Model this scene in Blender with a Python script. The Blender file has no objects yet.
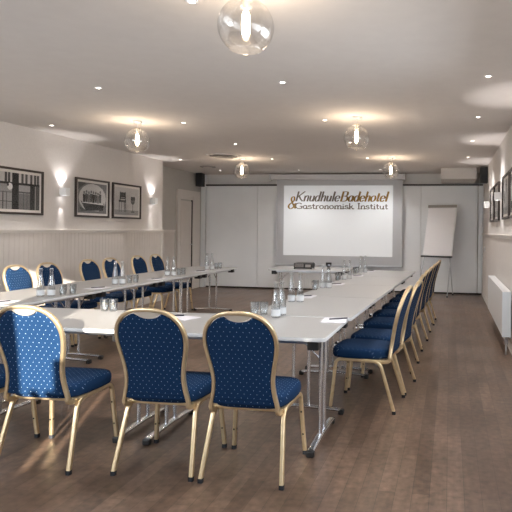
import bpy, bmesh, math, random
from mathutils import Vector, Matrix
random.seed(7)
PI = math.pi
scn = bpy.context.scene
COL = scn.collection

# ------------------------------------------------------------------ materials
def mat(name, col, rough=0.6, metal=0.0, spec=0.5, emit=None, estr=0.0, sheen=0.0):
    m = bpy.data.materials.new(name); m.use_nodes = True
    b = m.node_tree.nodes['Principled BSDF']
    b.inputs['Base Color'].default_value = (*col, 1)
    b.inputs['Roughness'].default_value = rough
    b.inputs['Metallic'].default_value = metal
    b.inputs['Specular IOR Level'].default_value = spec
    if sheen: b.inputs['Sheen Weight'].default_value = sheen
    if emit:
        b.inputs['Emission Color'].default_value = (*emit, 1)
        b.inputs['Emission Strength'].default_value = estr
    return m

def N(m, t, **kw):
    n = m.node_tree.nodes.new(t)
    for k, v in kw.items(): setattr(n, k, v)
    return n
def LK(m, a, b): m.node_tree.links.new(a, b)
def bsdf(m): return m.node_tree.nodes['Principled BSDF']

def mottled(name, c1, c2, scale, rough, metal=0, bump=0.0, spec=0.5, stretch=(1, 1, 1)):
    m = mat(name, c1, rough, metal, spec)
    tc = N(m, 'ShaderNodeTexCoord'); mp = N(m, 'ShaderNodeMapping'); mp.inputs['Scale'].default_value = stretch
    nz = N(m, 'ShaderNodeTexNoise'); nz.inputs['Scale'].default_value = scale; nz.inputs['Detail'].default_value = 6
    rp = N(m, 'ShaderNodeValToRGB')
    rp.color_ramp.elements[0].position = .35; rp.color_ramp.elements[1].position = .65
    rp.color_ramp.elements[0].color = (*c1, 1); rp.color_ramp.elements[1].color = (*c2, 1)
    LK(m, tc.outputs['Object'], mp.inputs['Vector']); LK(m, mp.outputs[0], nz.inputs['Vector'])
    LK(m, nz.outputs['Fac'], rp.inputs['Fac']); LK(m, rp.outputs['Color'], bsdf(m).inputs['Base Color'])
    if bump:
        bp = N(m, 'ShaderNodeBump'); bp.inputs['Strength'].default_value = bump; bp.inputs['Distance'].default_value = .002
        LK(m, nz.outputs['Fac'], bp.inputs['Height']); LK(m, bp.outputs[0], bsdf(m).inputs['Normal'])
    return m

M = {}
M['wall'] = mottled('wall_paint', (.68, .65, .63), (.71, .68, .66), 40, .85, bump=.15)
M['wall_grey'] = mottled('alcove_grey', (.53, .52, .50), (.56, .55, .53), 40, .85, bump=.1)  # alcove wall set darker and greyer than the main walls
M['ceiling'] = mottled('ceiling_paint', (.73, .695, .665), (.75, .715, .685), 8, .9)
M['wains'] = mottled('wainscot_paint', (.69, .65, .62), (.72, .68, .65), 6, .55)
M['trim'] = mat('trim_paint', (.75, .72, .69), .5)
M['partition'] = mottled('partition_laminate', (.84, .87, .90), (.87, .90, .93), 2, .5)
M['header'] = mat('header_paint', (.72, .71, .70), .8)
M['black'] = mat('black_plastic', (.012, .012, .013), .45)
M['rail'] = mat('black_rail', (.02, .015, .013), .4)
M['chrome'] = mat('chrome', (.76, .78, .82), .24, 1.0)
M['steel'] = mat('brushed_steel', (.55, .57, .60), .35, 1.0)
M['gold'] = mottled('gold_frame', (.72, .56, .34), (.78, .63, .41), 30, .30, metal=.85)
M['grip'] = mat('hand_grip_metal', (.80, .74, .64), .3, .6)
M['rubber'] = mat('rubber', (.015, .017, .022), .7)
M['white_metal'] = mat('white_enamel', (.82, .83, .84), .35)
M['rad_end'] = mat('radiator_end_enamel', (.78, .84, .90), .35)
M['grille'] = mat('vent_grey', (.35, .33, .31), .6)
M['frame'] = mat('picture_frame_wood', (.035, .024, .02), .4)
M['mat_board'] = mat('mat_board', (.78, .75, .71), .8)
M['screen_edge'] = mat('screen_cloth', (.56, .58, .61), .9)
M['screen_case'] = mat('screen_case', (.64, .65, .67), .5)
M['screen_img'] = mat('projected_image', (.74, .76, .78), .9, emit=(.94, .98, 1), estr=.12)  # lit part of the cloth: projector light put into colour and glow
M['txt_grey'] = mat('text_grey', (.17, .145, .12), .9)
M['txt_gold'] = mat('text_gold', (.33, .20, .05), .9)
M['paper'] = mat('paper', (.56, .55, .59), .8)
M['flip_paper'] = mat('flip_paper', (.88, .87, .89), .8)
M['label'] = mat('bottle_label', (.58, .60, .62), .5)
M['pen'] = mat('pen_black', (.02, .02, .03), .3)
M['sun_sheet'] = mat('added_sun_sheet', (.85, .85, .83), .9)
for i, g in enumerate((.02, .07, .16, .32, .55, .72)):
    M['g%d' % i] = mat('print_tone_%d' % i, (g, g * .98, g * .97), .7)

# table laminate
m = mottled('table_laminate', (.285, .28, .275), (.315, .31, .305), 120, .32, spec=.4); M['laminate'] = m
M['edge'] = mat('table_edge', (.52, .53, .54), .4)

# floor planks
m = mat('floor_planks', (.2, .15, .12), .34); M['floor'] = m
tc = N(m, 'ShaderNodeTexCoord'); mp = N(m, 'ShaderNodeMapping')
mp.inputs['Rotation'].default_value = (0, 0, PI / 2)
bk = N(m, 'ShaderNodeTexBrick'); bk.offset = .37; bk.offset_frequency = 2
for k, v in (('Scale', 1), ('Mortar Size', .0012), ('Mortar Smooth', .2), ('Bias', 0), ('Brick Width', .9), ('Row Height', .09)):
    bk.inputs[k].default_value = v
bk.inputs['Color1'].default_value = (.090, .056, .038, 1); bk.inputs['Color2'].default_value = (.142, .092, .064, 1)
bk.inputs['Mortar'].default_value = (.045, .03, .022, 1)
mp2 = N(m, 'ShaderNodeMapping'); mp2.inputs['Scale'].default_value = (9, 1.1, 1)
nz = N(m, 'ShaderNodeTexNoise'); nz.inputs['Scale'].default_value = 2.2; nz.inputs['Detail'].default_value = 8; nz.inputs['Roughness'].default_value = .65
nz2 = N(m, 'ShaderNodeTexNoise'); nz2.inputs['Scale'].default_value = 1.6; nz2.inputs['Detail'].default_value = 5
nz3 = N(m, 'ShaderNodeTexNoise'); nz3.inputs['Scale'].default_value = 22; nz3.inputs['Detail'].default_value = 4
mx = N(m, 'ShaderNodeMixRGB', blend_type='OVERLAY'); mx.inputs['Fac'].default_value = .5
mx2 = N(m, 'ShaderNodeMixRGB', blend_type='OVERLAY'); mx2.inputs['Fac'].default_value = .45
mx3 = N(m, 'ShaderNodeMixRGB', blend_type='OVERLAY'); mx3.inputs['Fac'].default_value = .75
LK(m, tc.outputs['Object'], mp.inputs['Vector']); LK(m, mp.outputs[0], bk.inputs['Vector'])
LK(m, tc.outputs['Object'], mp2.inputs['Vector']); LK(m, mp2.outputs[0], nz.inputs['Vector']); LK(m, tc.outputs['Object'], nz2.inputs['Vector'])
LK(m, tc.outputs['Object'], nz3.inputs['Vector'])
LK(m, bk.outputs['Color'], mx.inputs[1]); LK(m, nz.outputs['Fac'], mx.inputs[2])
LK(m, mx.outputs[0], mx2.inputs[1]); LK(m, nz2.outputs['Fac'], mx2.inputs[2])
LK(m, mx2.outputs[0], mx3.inputs[1]); LK(m, nz3.outputs['Fac'], mx3.inputs[2])
LK(m, mx3.outputs[0], bsdf(m).inputs['Base Color'])
rr = N(m, 'ShaderNodeMapRange'); rr.inputs['To Min'].default_value = .26; rr.inputs['To Max'].default_value = .46
LK(m, nz2.outputs['Fac'], rr.inputs['Value']); LK(m, rr.outputs[0], bsdf(m).inputs['Roughness'])

# navy dotted fabric: a staggered grid of small woven dots
def fabric():
    m = mat('navy_dotted_fabric', (.01, .03, .11), .9, spec=.2)
    tc = N(m, 'ShaderNodeTexCoord'); sp = N(m, 'ShaderNodeSeparateXYZ'); LK(m, tc.outputs['Object'], sp.inputs[0])
    def mth(op, a, b=None, c=None):
        n = N(m, 'ShaderNodeMath', operation=op)
        for i, v in enumerate((a, b, c)):
            if v is None: continue
            if isinstance(v, (int, float)): n.inputs[i].default_value = v
            else: LK(m, v, n.inputs[i])
        return n.outputs[0]
    u = sp.outputs['X']; w = mth('ADD', sp.outputs['Y'], sp.outputs['Z'])
    w = mth('ADD', w, 10.0); u = mth('ADD', u, 10.0)
    def grid(du, dw):
        pu, pw = .036, .036
        a = mth('SUBTRACT', mth('FRACT', mth('DIVIDE', mth('ADD', u, du), pu)), .5)
        b = mth('SUBTRACT', mth('FRACT', mth('DIVIDE', mth('ADD', w, dw), pw)), .5)
        d = mth('SQRT', mth('ADD', mth('MULTIPLY', a, a), mth('MULTIPLY', b, b)))
        return mth('LESS_THAN', d, .052)
    f = mth('MAXIMUM', grid(0, 0), grid(.018, .018))
    nz = N(m, 'ShaderNodeTexNoise'); nz.inputs['Scale'].default_value = 260; LK(m, tc.outputs['Object'], nz.inputs['Vector'])
    r = N(m, 'ShaderNodeMixRGB'); r.inputs[1].default_value = (.0020, .0140, .046, 1); r.inputs[2].default_value = (.0042, .031, .092, 1)
    LK(m, nz.outputs['Fac'], r.inputs[0])
    x = N(m, 'ShaderNodeMixRGB'); LK(m, f, x.inputs[0]); LK(m, r.outputs[0], x.inputs[1]); x.inputs[2].default_value = (.28, .38, .52, 1)
    LK(m, x.outputs[0], bsdf(m).inputs['Base Color'])
    return m
M['fabric'] = fabric()

def thin_glass(name, tint=(1, 1, 1), amt=.12):
    m = bpy.data.materials.new(name); m.use_nodes = True; nt = m.node_tree; nt.nodes.clear()
    o = nt.nodes.new('ShaderNodeOutputMaterial'); mx = nt.nodes.new('ShaderNodeMixShader')
    t = nt.nodes.new('ShaderNodeBsdfTransparent'); g = nt.nodes.new('ShaderNodeBsdfGlossy')
    t.inputs[0].default_value = (*tint, 1); g.inputs['Roughness'].default_value = .05
    lw = nt.nodes.new('ShaderNodeLayerWeight'); lw.inputs[0].default_value = .35
    mr = nt.nodes.new('ShaderNodeMapRange'); mr.inputs['To Min'].default_value = amt * .5; mr.inputs['To Max'].default_value = min(1, amt * 5)
    nt.links.new(lw.outputs['Facing'], mr.inputs['Value']); nt.links.new(mr.outputs[0], mx.inputs[0])
    nt.links.new(t.outputs[0], mx.inputs[1]); nt.links.new(g.outputs[0], mx.inputs[2]); nt.links.new(mx.outputs[0], o.inputs[0])
    return m
M['glass'] = thin_glass('clear_glass', (.92, .94, .95), .22)
M['globe'] = thin_glass('globe_glass', (.965, .955, .94), .17)
M['pic_glass'] = thin_glass('picture_glass', (.98, .98, .98), .015)
M['bulb'] = mat('bulb_glow', (1, .9, .7), .5, emit=(1, .80, .55), estr=12)
M['down'] = mat('downlight_lens', (1, .95, .9), .5, emit=(1, .9, .78), estr=7)
M['sconce_lens'] = mat('sconce_lens', (1, 1, 1), .5, emit=(1, .95, .92), estr=6)

# ------------------------------------------------------------------ mesh helpers
def new(name, bm, m, parent=None, smooth=False, bevel=0, seg=2, angle=.6):
    me = bpy.data.meshes.new(name)
    bmesh.ops.recalc_face_normals(bm, faces=bm.faces)
    bm.to_mesh(me); bm.free()
    for x in (m if isinstance(m, (list, tuple)) else [m]): me.materials.append(x)
    o = bpy.data.objects.new(name, me); COL.objects.link(o)
    if smooth:
        me.polygons.foreach_set('use_smooth', [True] * len(me.polygons))
        md = None
        try:
            me.set_sharp_from_angle(angle=angle)
        except Exception: pass
    if bevel:
        md = o.modifiers.new('bevel', 'BEVEL'); md.width = bevel; md.segments = seg; md.limit_method = 'ANGLE'; md.angle_limit = .7
    if parent: o.parent = parent
    return o

def box(bm, x0, x1, y0, y1, z0, z1, mi=0):
    v = [bm.verts.new(p) for p in ((x0, y0, z0), (x1, y0, z0), (x1, y1, z0), (x0, y1, z0), (x0, y0, z1), (x1, y0, z1), (x1, y1, z1), (x0, y1, z1))]
    for f in ((0, 3, 2, 1), (4, 5, 6, 7), (0, 1, 5, 4), (1, 2, 6, 5), (2, 3, 7, 6), (3, 0, 4, 7)):
        fa = bm.faces.new([v[i] for i in f]); fa.material_index = mi

def obox(name, d, m, parent=None, bevel=0):
    bm = bmesh.new(); box(bm, *d); return new(name, bm, m, parent, bevel=bevel)

def lathe(bm, prof, cx=0, cy=0, n=24, cap0=True, cap1=True, mi=0):
    rings = []
    for r, z in prof:
        rings.append([bm.verts.new((cx + r * math.cos(2 * PI * k / n), cy + r * math.sin(2 * PI * k / n), z)) for k in range(n)])
    for a, b in zip(rings, rings[1:]):
        for k in range(n):
            f = bm.faces.new((a[k], a[(k + 1) % n], b[(k + 1) % n], b[k])); f.material_index = mi
    if cap0: bm.faces.new(rings[0][::-1]).material_index = mi
    if cap1: bm.faces.new(rings[-1]).material_index = mi

def sweep(bm, pts, prof, ref=(1, 0, 0), caps=True, closed=False, mi=0):
    """prof: (a along ref side, b along normal) 2d points; ref is the side direction"""
    pts = [Vector(p) for p in pts]; ref = Vector(ref); rings = []
    for i, p in enumerate(pts):
        t = (pts[min(i + 1, len(pts) - 1)] - pts[max(i - 1, 0)]).normalized()
        s = (ref - t * ref.dot(t)).normalized(); nrm = t.cross(s)
        rings.append([bm.verts.new(p + s * a + nrm * b) for a, b in prof])
    n = len(prof)
    for a, b in zip(rings, rings[1:]):
        for k in range(n): bm.faces.new((a[k], a[(k + 1) % n], b[(k + 1) % n], b[k])).material_index = mi
    if caps: bm.faces.new(rings[0][::-1]).material_index = mi; bm.faces.new(rings[-1]).material_index = mi

def rprof(w, h, e=.35, n=16):
    out = []
    for k in range(n):
        a = 2 * PI * (k + .5) / n; c, s = math.cos(a), math.sin(a)
        out.append((w / 2 * math.copysign(abs(c) ** e, c), h / 2 * math.copysign(abs(s) ** e, s)))
    return out
def ribbed(w, h, n=24):          # flat oval tube with three raised ribs on its outer faces
    out = []
    for k in range(n):
        a = 2 * PI * (k + .5) / n; c, s = math.cos(a), math.sin(a)
        r = 1 + .05 * math.cos(12 * a)
        out.append((w / 2 * r * math.copysign(abs(c) ** .5, c), h / 2 * r * math.copysign(abs(s) ** .5, s)))
    return out
CIRC = lambda r, n=12: [(r * math.cos(2 * PI * k / n), r * math.sin(2 * PI * k / n)) for k in range(n)]

def cat(pts, seg=6, closed=False):
    P = [Vector(p) for p in pts]; out = []; n = len(P)
    for i in range(n if closed else n - 1):
        p0 = P[(i - 1) % n] if closed or i > 0 else P[0]; p1 = P[i]; p2 = P[(i + 1) % n]
        p3 = P[(i + 2) % n] if closed or i + 2 < n else P[-1]
        for s in range(seg):
            t = s / seg
            out.append(.5 * ((2 * p1) + (-p0 + p2) * t + (2 * p0 - 5 * p1 + 4 * p2 - p3) * t * t + (-p0 + 3 * p1 - 3 * p2 + p3) * t ** 3))
    if not closed: out.append(P[-1])
    return out

def tag(o, label, cat_, group=None, kind=None):
    o['label'] = label; o['category'] = cat_
    if group: o['group'] = group
    if kind: o['kind'] = kind
    return o
def empty(name, loc=(0, 0, 0), rz=0):
    o = bpy.data.objects.new(name, None); COL.objects.link(o); o.location = loc; o.rotation_euler = (0, 0, rz)
    o.empty_display_size = .1
    return o
def struct(o, label=None):
    o['kind'] = 'structure'
    if label: o['label'] = label
    return o
def copy_tree(o, parent=None):
    c = o.copy(); COL.objects.link(c)
    if parent: c.parent = parent
    for ch in list(o.children): copy_tree(ch, c)
    return c

# ------------------------------------------------------------------ room
XL, XR, XL2, XR2, YB, YF, ZC = -5.44, .72, -5.86, .74, 12.95, -.4, 2.67
YC = 10.28
W = .2
struct(obox('floor', (XL2 - W, XR2 + W, YF - W, YB + W, -.12, 0), M['floor']))
struct(obox('ceiling', (XL2 - W, XR2 + W, YF - W, YB + W, ZC, ZC + .15), M['ceiling']))
bm = bmesh.new(); box(bm, XL - .42 - W, XL, YF, YC, 0, ZC)
struct(new('wall_left', bm, M['wall']))
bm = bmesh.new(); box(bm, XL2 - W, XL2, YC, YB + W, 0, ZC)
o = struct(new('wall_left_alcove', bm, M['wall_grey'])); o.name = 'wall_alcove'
bm = bmesh.new(); box(bm, XR, XR2 + W, 4.7, YB + W, 0, ZC); box(bm, XR, XR2 + W, YF, .6, 0, ZC)
box(bm, XR, XR2 + W, .6, 4.7, 0, .85); box(bm, XR, XR2 + W, .6, 4.7, 2.45, ZC); box(bm, XR, XR2 + W, 2.55, 2.75, .85, 2.45)
struct(new('wall_right', bm, M['wall']))
bm = bmesh.new(); box(bm, XL2, XR2, YB, YB + W, 0, ZC)
struct(new('wall_back', bm, M['header']))

# rear wall behind the camera: windows, plus openings added to shape the sunbeams
bm = bmesh.new()
holes = [(-5.2, -3.1, .85, 2.5), (-2.78, -2.33, 1.75, 2.65), (-2.33, -1.80, 1.75, 2.20), (-1.14, -1.075, .84, 1.98), (-1.075, -1.03, 1.3, 1.98), (-1.03, -.98, .86, 1.98), (-.98, -.92, 1.3, 1.98), (-.92, -.64, 1.48, 1.88), (-.62, .6, .3, 2.5)]
xs = sorted({XL, XR2} | {h[0] for h in holes} | {h[1] for h in holes}); zs = sorted({0, ZC} | {h[2] for h in holes} | {h[3] for h in holes})
for a, b in zip(xs, xs[1:]):
    for c, d in zip(zs, zs[1:]):
        mx_, mz_ = (a + b) / 2, (c + d) / 2
        if any(h[0] < mx_ < h[1] and h[2] < mz_ < h[3] for h in holes): continue
        box(bm, a, b, YF - .03, YF, c, d)
struct(new('wall_rear', bm, M['wall']))
for i, (a, b, c, d) in enumerate([holes[0], holes[8]]):
    bm = bmesh.new(); t = .05
    box(bm, a, a + t, YF - .1, YF - .04, c, d); box(bm, b - t, b, YF - .1, YF - .04, c, d)
    box(bm, a + t, b - t, YF - .1, YF - .04, c, c + t); box(bm, a + t, b - t, YF - .1, YF - .04, d - t, d)
    w_ = struct(new('window_%d' % (i + 1), bm, M['white_metal']))
    o = obox('added_sun_sheet', (a + t, b - t, YF - .09, YF - .08, c + t, d - t), M['sun_sheet'], w_)  # opaque sheet added to keep the sun out of this opening
bm = bmesh.new()
for a, b in ((.6, 2.55), (2.75, 4.7)):
    box(bm, XR + .06, XR + .12, a, a + .05, .85, 2.45); box(bm, XR + .06, XR + .12, b - .05, b, .85, 2.45)
    box(bm, XR + .06, XR + .12, a + .05, b - .05, .85, .9); box(bm, XR + .06, XR + .12, a + .05, b - .05, 2.4, 2.45)
w_ = struct(new('window_3', bm, M['white_metal']))
bm = bmesh.new(); box(bm, XR + .09, XR + .10, .65, 2.5, .9, 2.4); box(bm, XR + .09, XR + .10, 2.8, 4.65, .9, 2.4)
new('added_sun_sheet', bm, M['sun_sheet'], w_)  # unseen sheets added to block the sun at the right wall

# wainscot: beadboard strips with grooves, dado rail, baseboard
def beadboard(name, x, y0, y1, sgn, z0=.12, z1=1.31):
    bm = bmesh.new(); p = .085; y = y0
    box(bm, min(x, x + sgn * .006), max(x, x + sgn * .006), y0, y1, z0, z1)
    while y < y1 - .01:
        e = min(y + p - .005, y1); a, b = x + sgn * .006, x + sgn * .0095
        box(bm, min(a, b), max(a, b), y, e, z0, z1); y += p
    return struct(new(name, bm, M['wains']))
beadboard('trim_1', XL, YF, YC, 1)
beadboard('trim_2', XR, 4.75, 12.78, -1)
def rail(name, x, y0, y1, sgn):
    bm = bmesh.new()
    for d, a, b in ((.035, 1.325, 1.35), (.02, 1.295, 1.325)):
        box(bm, min(x, x + sgn * d), max(x, x + sgn * d), y0, y1, a, b)
    return struct(new(name, bm, M['trim'], bevel=.004))
rail('trim_3', XL, YF, YC, 1); rail('trim_4', XR, 4.75, 12.78, -1); rail('trim_5', XL2, YC, 11.6, 1)
beadboard('trim_6', XL2, YC, 11.6, 1)
def basebd(name, x, y0, y1, sgn):
    return struct(obox(name, (min(x, x + sgn * .018), max(x, x + sgn * .018), y0, y1, 0, .12), M['trim'], bevel=.004))
basebd('baseboard_left', XL, YF, YC, 1); basebd('baseboard_right', XR, 4.75, 12.78, -1); basebd('baseboard_alcove', XL2, YC, 11.6, 1)
# return of the left wall corner, trim corner board
struct(obox('trim_7', (XL - .03, XL + .022, YC - .05, YC + .012, 0, 1.35), M['trim'], bevel=.003))

# door in the alcove wall
bm = bmesh.new(); x = XL2
y0, y1, zt = 11.66, 13.0 - .07, 2.24
box(bm, x, x + .05, y0, y0 + .13, 0, zt - .13); box(bm, x, x + .05, 12.42, y1 - .14, 0, zt - .13)
box(bm, x, x + .05, y0, y1 - .14, zt - .13, zt); box(bm, x, x + .035, y0 + .13, 12.42, 2.03, zt - .13)
dr = struct(new('door_1', bm, M['trim'], bevel=.006))
bm = bmesh.new(); box(bm, x, x + .012, y0 + .14, 12.41, .01, 2.0)
for a, b in ((.15, .85), (1.0, 1.85)):
    box(bm, x + .012, x + .02, y0 + .20, 12.35, a, b)
lf = new('leaf', bm, M['wains'], dr, bevel=.003)
obox('gap_shadow_strip', (x + .002, x + .03, 12.402, 12.42, .01, 2.03), M['rail'], dr).name = 'door_gap_shade'  # black strip put in as the shadow of the door gap
bm = bmesh.new(); sweep(bm, [(x + .02, 12.33, 1.02), (x + .065, 12.33, 1.02), (x + .07, 12.24, 1.02)], CIRC(.009), ref=(0, 0, 1)); new('handle', bm, M['steel'], dr, smooth=True)

# partition wall along the back
RZ = 2.405
pan = empty('sliding_partition', (-2.5, YB - .1, 0)); struct(pan, 'white folding partition wall with black top track across the back of the room'); pan.name = 'door_2'
def P(nm, a, b, c, d, z0, z1, mm, bev=0): # local to partition
    return obox(nm, (a + 2.5, b + 2.5, c - YB + .1, d - YB + .1, z0, z1), mm, pan, bev)
edges = [-5.70, -4.43, -3.27, -3.16, -1.9, -.64, .60]
for a, b in zip(edges, edges[1:]):
    P('panel', a + .004, b - .004, YB - .09, YB - .04, .035, RZ - .012, M['partition'], .003)
P('panel', .615, .70, YB - .10, YB - .04, .035, RZ - .012, M['partition'], .003)
P('track', -5.70, .72, YB - .12, YB - .02, RZ - .012, RZ + .022, M['rail'])
P('bottom_gap_strip', -5.70, .72, YB - .06, YB - .03, 0, .035, M['rail'])  # black strip filling the gap under the panels
P('end_post', -5.82, -5.71, YB - .12, YB, .0, ZC - .02, M['partition'], .004)
P('end_post', .705, .719, YB - .14, YB, .0, ZC - .02, M['partition'], .004)
# ceiling bulkhead box at right
o = obox('ceiling_box', (-.19, .52, 11.75, YB - .14, 2.44, ZC), M['wall'], bevel=.004)
tag(o, 'beige boxed-in casing under the ceiling above the flipchart', 'casing')

# ------------------------------------------------------------------ projection screen with its lettering
YS = YB - .22
sc = empty('projection_screen', (-2.5, YS, 0)); tag(sc, 'large white pull-down projection screen with lettering hung on the back wall', 'projection screen')
def S(nm, a, b, c, d, z0, z1, mm, bev=0): return obox(nm, (a + 2.5, b + 2.5, c, d, z0, z1), mm, sc, bev)
S('housing', -4.06, -1.03, -.06, .06, 2.52, 2.645, M['screen_case'], .02)
S('housing_end_cap', -4.10, -4.06, -.07, .07, 2.50, 2.655, M['screen_case'], .008)
S('housing_end_cap', -1.03, -.99, -.07, .07, 2.50, 2.655, M['screen_case'], .008)
S('cloth', -3.93, -1.04, .002, .006, .60, 2.53, M['screen_edge'])
S('bottom_bar', -3.95, -1.02, -.008, .016, .575, .60, M['steel'], .004)
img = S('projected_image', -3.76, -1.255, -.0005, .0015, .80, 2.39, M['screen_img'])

def G(kind):
    arch = lambda x0, x1: [(x0, .34), (x0 + .10, .53), (x0 + .22, .57), (x1, .45), (x1, .28), (x1, 0)]
    bowl = [(.38, .30), (.34, .50), (.21, .57), (.08, .44), (.05, .22), (.14, .01), (.27, .02), (.37, .20)]
    bb = dict(
        K=(.72, [[(.12, 0), (.12, 1)], [(.66, 1), (.14, .42)], [(.26, .54), (.46, .22), (.68, 0)]], [(.12, 0), (.12, 1), (.66, 1), (.66, 0)]),
        n=(.50, [[(.10, 0), (.10, .57)], arch(.10, .39)], [(.10, 0), (.39, 0)]),
        m=(.78, [[(.10, 0), (.10, .57)], arch(.10, .38), arch(.38, .67)], [(.10, 0), (.38, 0), (.67, 0)]),
        u=(.50, [[(.09, .57), (.09, .20), (.15, .02), (.28, .03), (.38, .22)], [(.39, .57), (.39, 0)]], [(.39, 0)]),
        d=(.50, [bowl, [(.39, 1.02), (.39, 0)]], [(.39, 0)]),
        h=(.50, [[(.10, 0), (.10, 1.02)], arch(.10, .39)], [(.10, 0), (.39, 0)]),
        l=(.24, [[(.11, 1.02), (.11, 0)]], [(.11, 0)]),
        i=(.24, [[(.11, .57), (.11, 0)], [(.11, .76), (.11, .86)]], [(.11, 0)]),
        e=(.46, [[(.07, .30), (.38, .32), (.36, .48), (.23, .57), (.09, .46), (.05, .24), (.14, .02), (.26, .0), (.39, .12)]], []),
        B=(.70, [[(.12, 0), (.12, 1)], [(.05, 1), (.36, 1), (.52, .92), (.52, .64), (.36, .54), (.12, .54)], [(.34, .54), (.58, .44), (.60, .14), (.40, 0), (.05, 0)]], []),
        a=(.50, [bowl, [(.39, .57), (.39, 0)]], [(.39, 0)]),
        o=(.48, [[(.23, .57), (.08, .46), (.05, .24), (.13, .02), (.24, 0), (.38, .12), (.41, .34), (.33, .54), (.23, .57)]], []),
        t=(.34, [[(.15, .84), (.15, .16), (.20, .01), (.32, .08)], [(.02, .56), (.31, .56)]], []),
        s=(.40, [[(.34, .46), (.25, .57), (.10, .54), (.08, .38), (.30, .26), (.35, .10), (.22, 0), (.06, .05), (.05, .14)]], []),
        r=(.38, [[(.10, 0), (.10, .57)], [(.10, .34), (.18, .53), (.35, .55)]], [(.10, 0)]),
        k=(.50, [[(.10, 0), (.10, 1.02)], [(.40, .57), (.12, .26)], [(.20, .34), (.44, 0)]], [(.10, 0), (.44, 0)]),
        G=(.76, [[(.64, .80), (.50, .98), (.28, .98), (.08, .74), (.07, .28), (.26, .02), (.48, .0), (.66, .14)], [(.66, 0), (.66, .42)], [(.46, .42), (.74, .42)]], []),
        I=(.30, [[(.15, 0), (.15, 1)]], [(.15, 0), (.15, 1)]))
    bb['&'] = (.8, [[(.78, .42), (.62, .40), (.52, .12), (.30, -.02), (.08, .10), (.08, .32), (.34, .54), (.46, .74), (.38, .98), (.22, .96), (.18, .76), (.40, .40), (.74, .0)]], [])
    return bb
GL = G(0)
def write(name, text, x0, x1, z0, cap, mm, shear, thick, thin, slab, off=.003):
    adv = sum(.34 if c == ' ' else GL[c][0] for c in text); k = (x1 - x0) / adv; bm = bmesh.new()
    def stroke(pts, wt, wn):
        pts = [Vector((p[0], p[1])) for p in pts]; L_, R_ = [], []
        for i, p in enumerate(pts):
            t = (pts[min(i + 1, len(pts) - 1)] - pts[max(i - 1, 0)]); 
            if t.length < 1e-6: t = Vector((0, 1))
            t.normalize(); w_ = wn + (wt - wn) * abs(t.y) ** 1.5; n_ = Vector((-t.y, t.x)) * w_ / 2
            L_.append(bm.verts.new((p.x + n_.x, -off, p.y + n_.y))); R_.append(bm.verts.new((p.x - n_.x, -off, p.y - n_.y)))
        for i in range(len(pts) - 1): bm.faces.new((L_[i], L_[i + 1], R_[i + 1], R_[i]))
    pen = x0
    for c in text:
        if c == ' ': pen += .34 * k; continue
        a, sts, ser = GL[c]
        T = lambda p: (pen + p[0] * k + shear * p[1] * cap + 2.5, z0 + p[1] * cap)
        for s in sts:
            pts = [T(q) for q in s]
            if len(pts) > 2: pts = [(q.x, q.y) for q in cat([(a_, b_, 0) for a_, b_ in pts], 5)]
            stroke(pts, thick, thin)
        sw = .11 if slab else .07
        for q in ser:
            stroke([T((q[0] - sw, q[1])), T((q[0] + sw, q[1]))], thin, thin if not slab else thick * .7)
        pen += a * k
    o = new(name, bm, mm, sc); o.data.update(); o.parent = img
    return o
write('lettering', 'Knudhule', -3.50, -2.47, 2.035, .215, M['txt_grey'], .28, .042, .011, False)
write('lettering', 'Badehotel', -2.46, -1.38, 2.035, .215, M['txt_gold'], .28, .046, .012, False)
write('lettering', '&', -3.67, -3.47, 1.865, .27, M['txt_gold'], .22, .042, .014, False)
write('lettering', 'Gastronomisk Institut', -3.49, -1.36, 1.865, .125, M['txt_grey'], 0, .027, .016, True)

# ------------------------------------------------------------------ speakers
for nm, x, lab in (('wall_speaker', -5.74, 'black box loudspeaker high in the left back corner above the door'), ('wall_speaker', .645, 'black box loudspeaker high in the right back corner')):
    s_ = empty(nm, (x, YB - .33, 2.36) if x < 0 else (x, 11.5, 2.33)); tag(s_, lab, 'speaker', 'loudspeakers in the back corners')
    h = .31
    obox('cabinet', (-.075, .073, -.10, .09, 0, h), M['black'], s_, .012)
    bm = bmesh.new(); lathe(bm, [(.06, 0), (.062, .006), (.03, .002)], n=20); g_ = new('driver', bm, M['rubber'], s_, True)
    g_.rotation_euler = (PI / 2, 0, 0); g_.location = (0, -.101, .11)
    obox('wall_bracket', (-.02, .02, .09, .2, h * .4, h * .6) if x < 0 else (.073, .075, -.02, .02, h * .4, h * .6), M['black'], s_)

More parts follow.
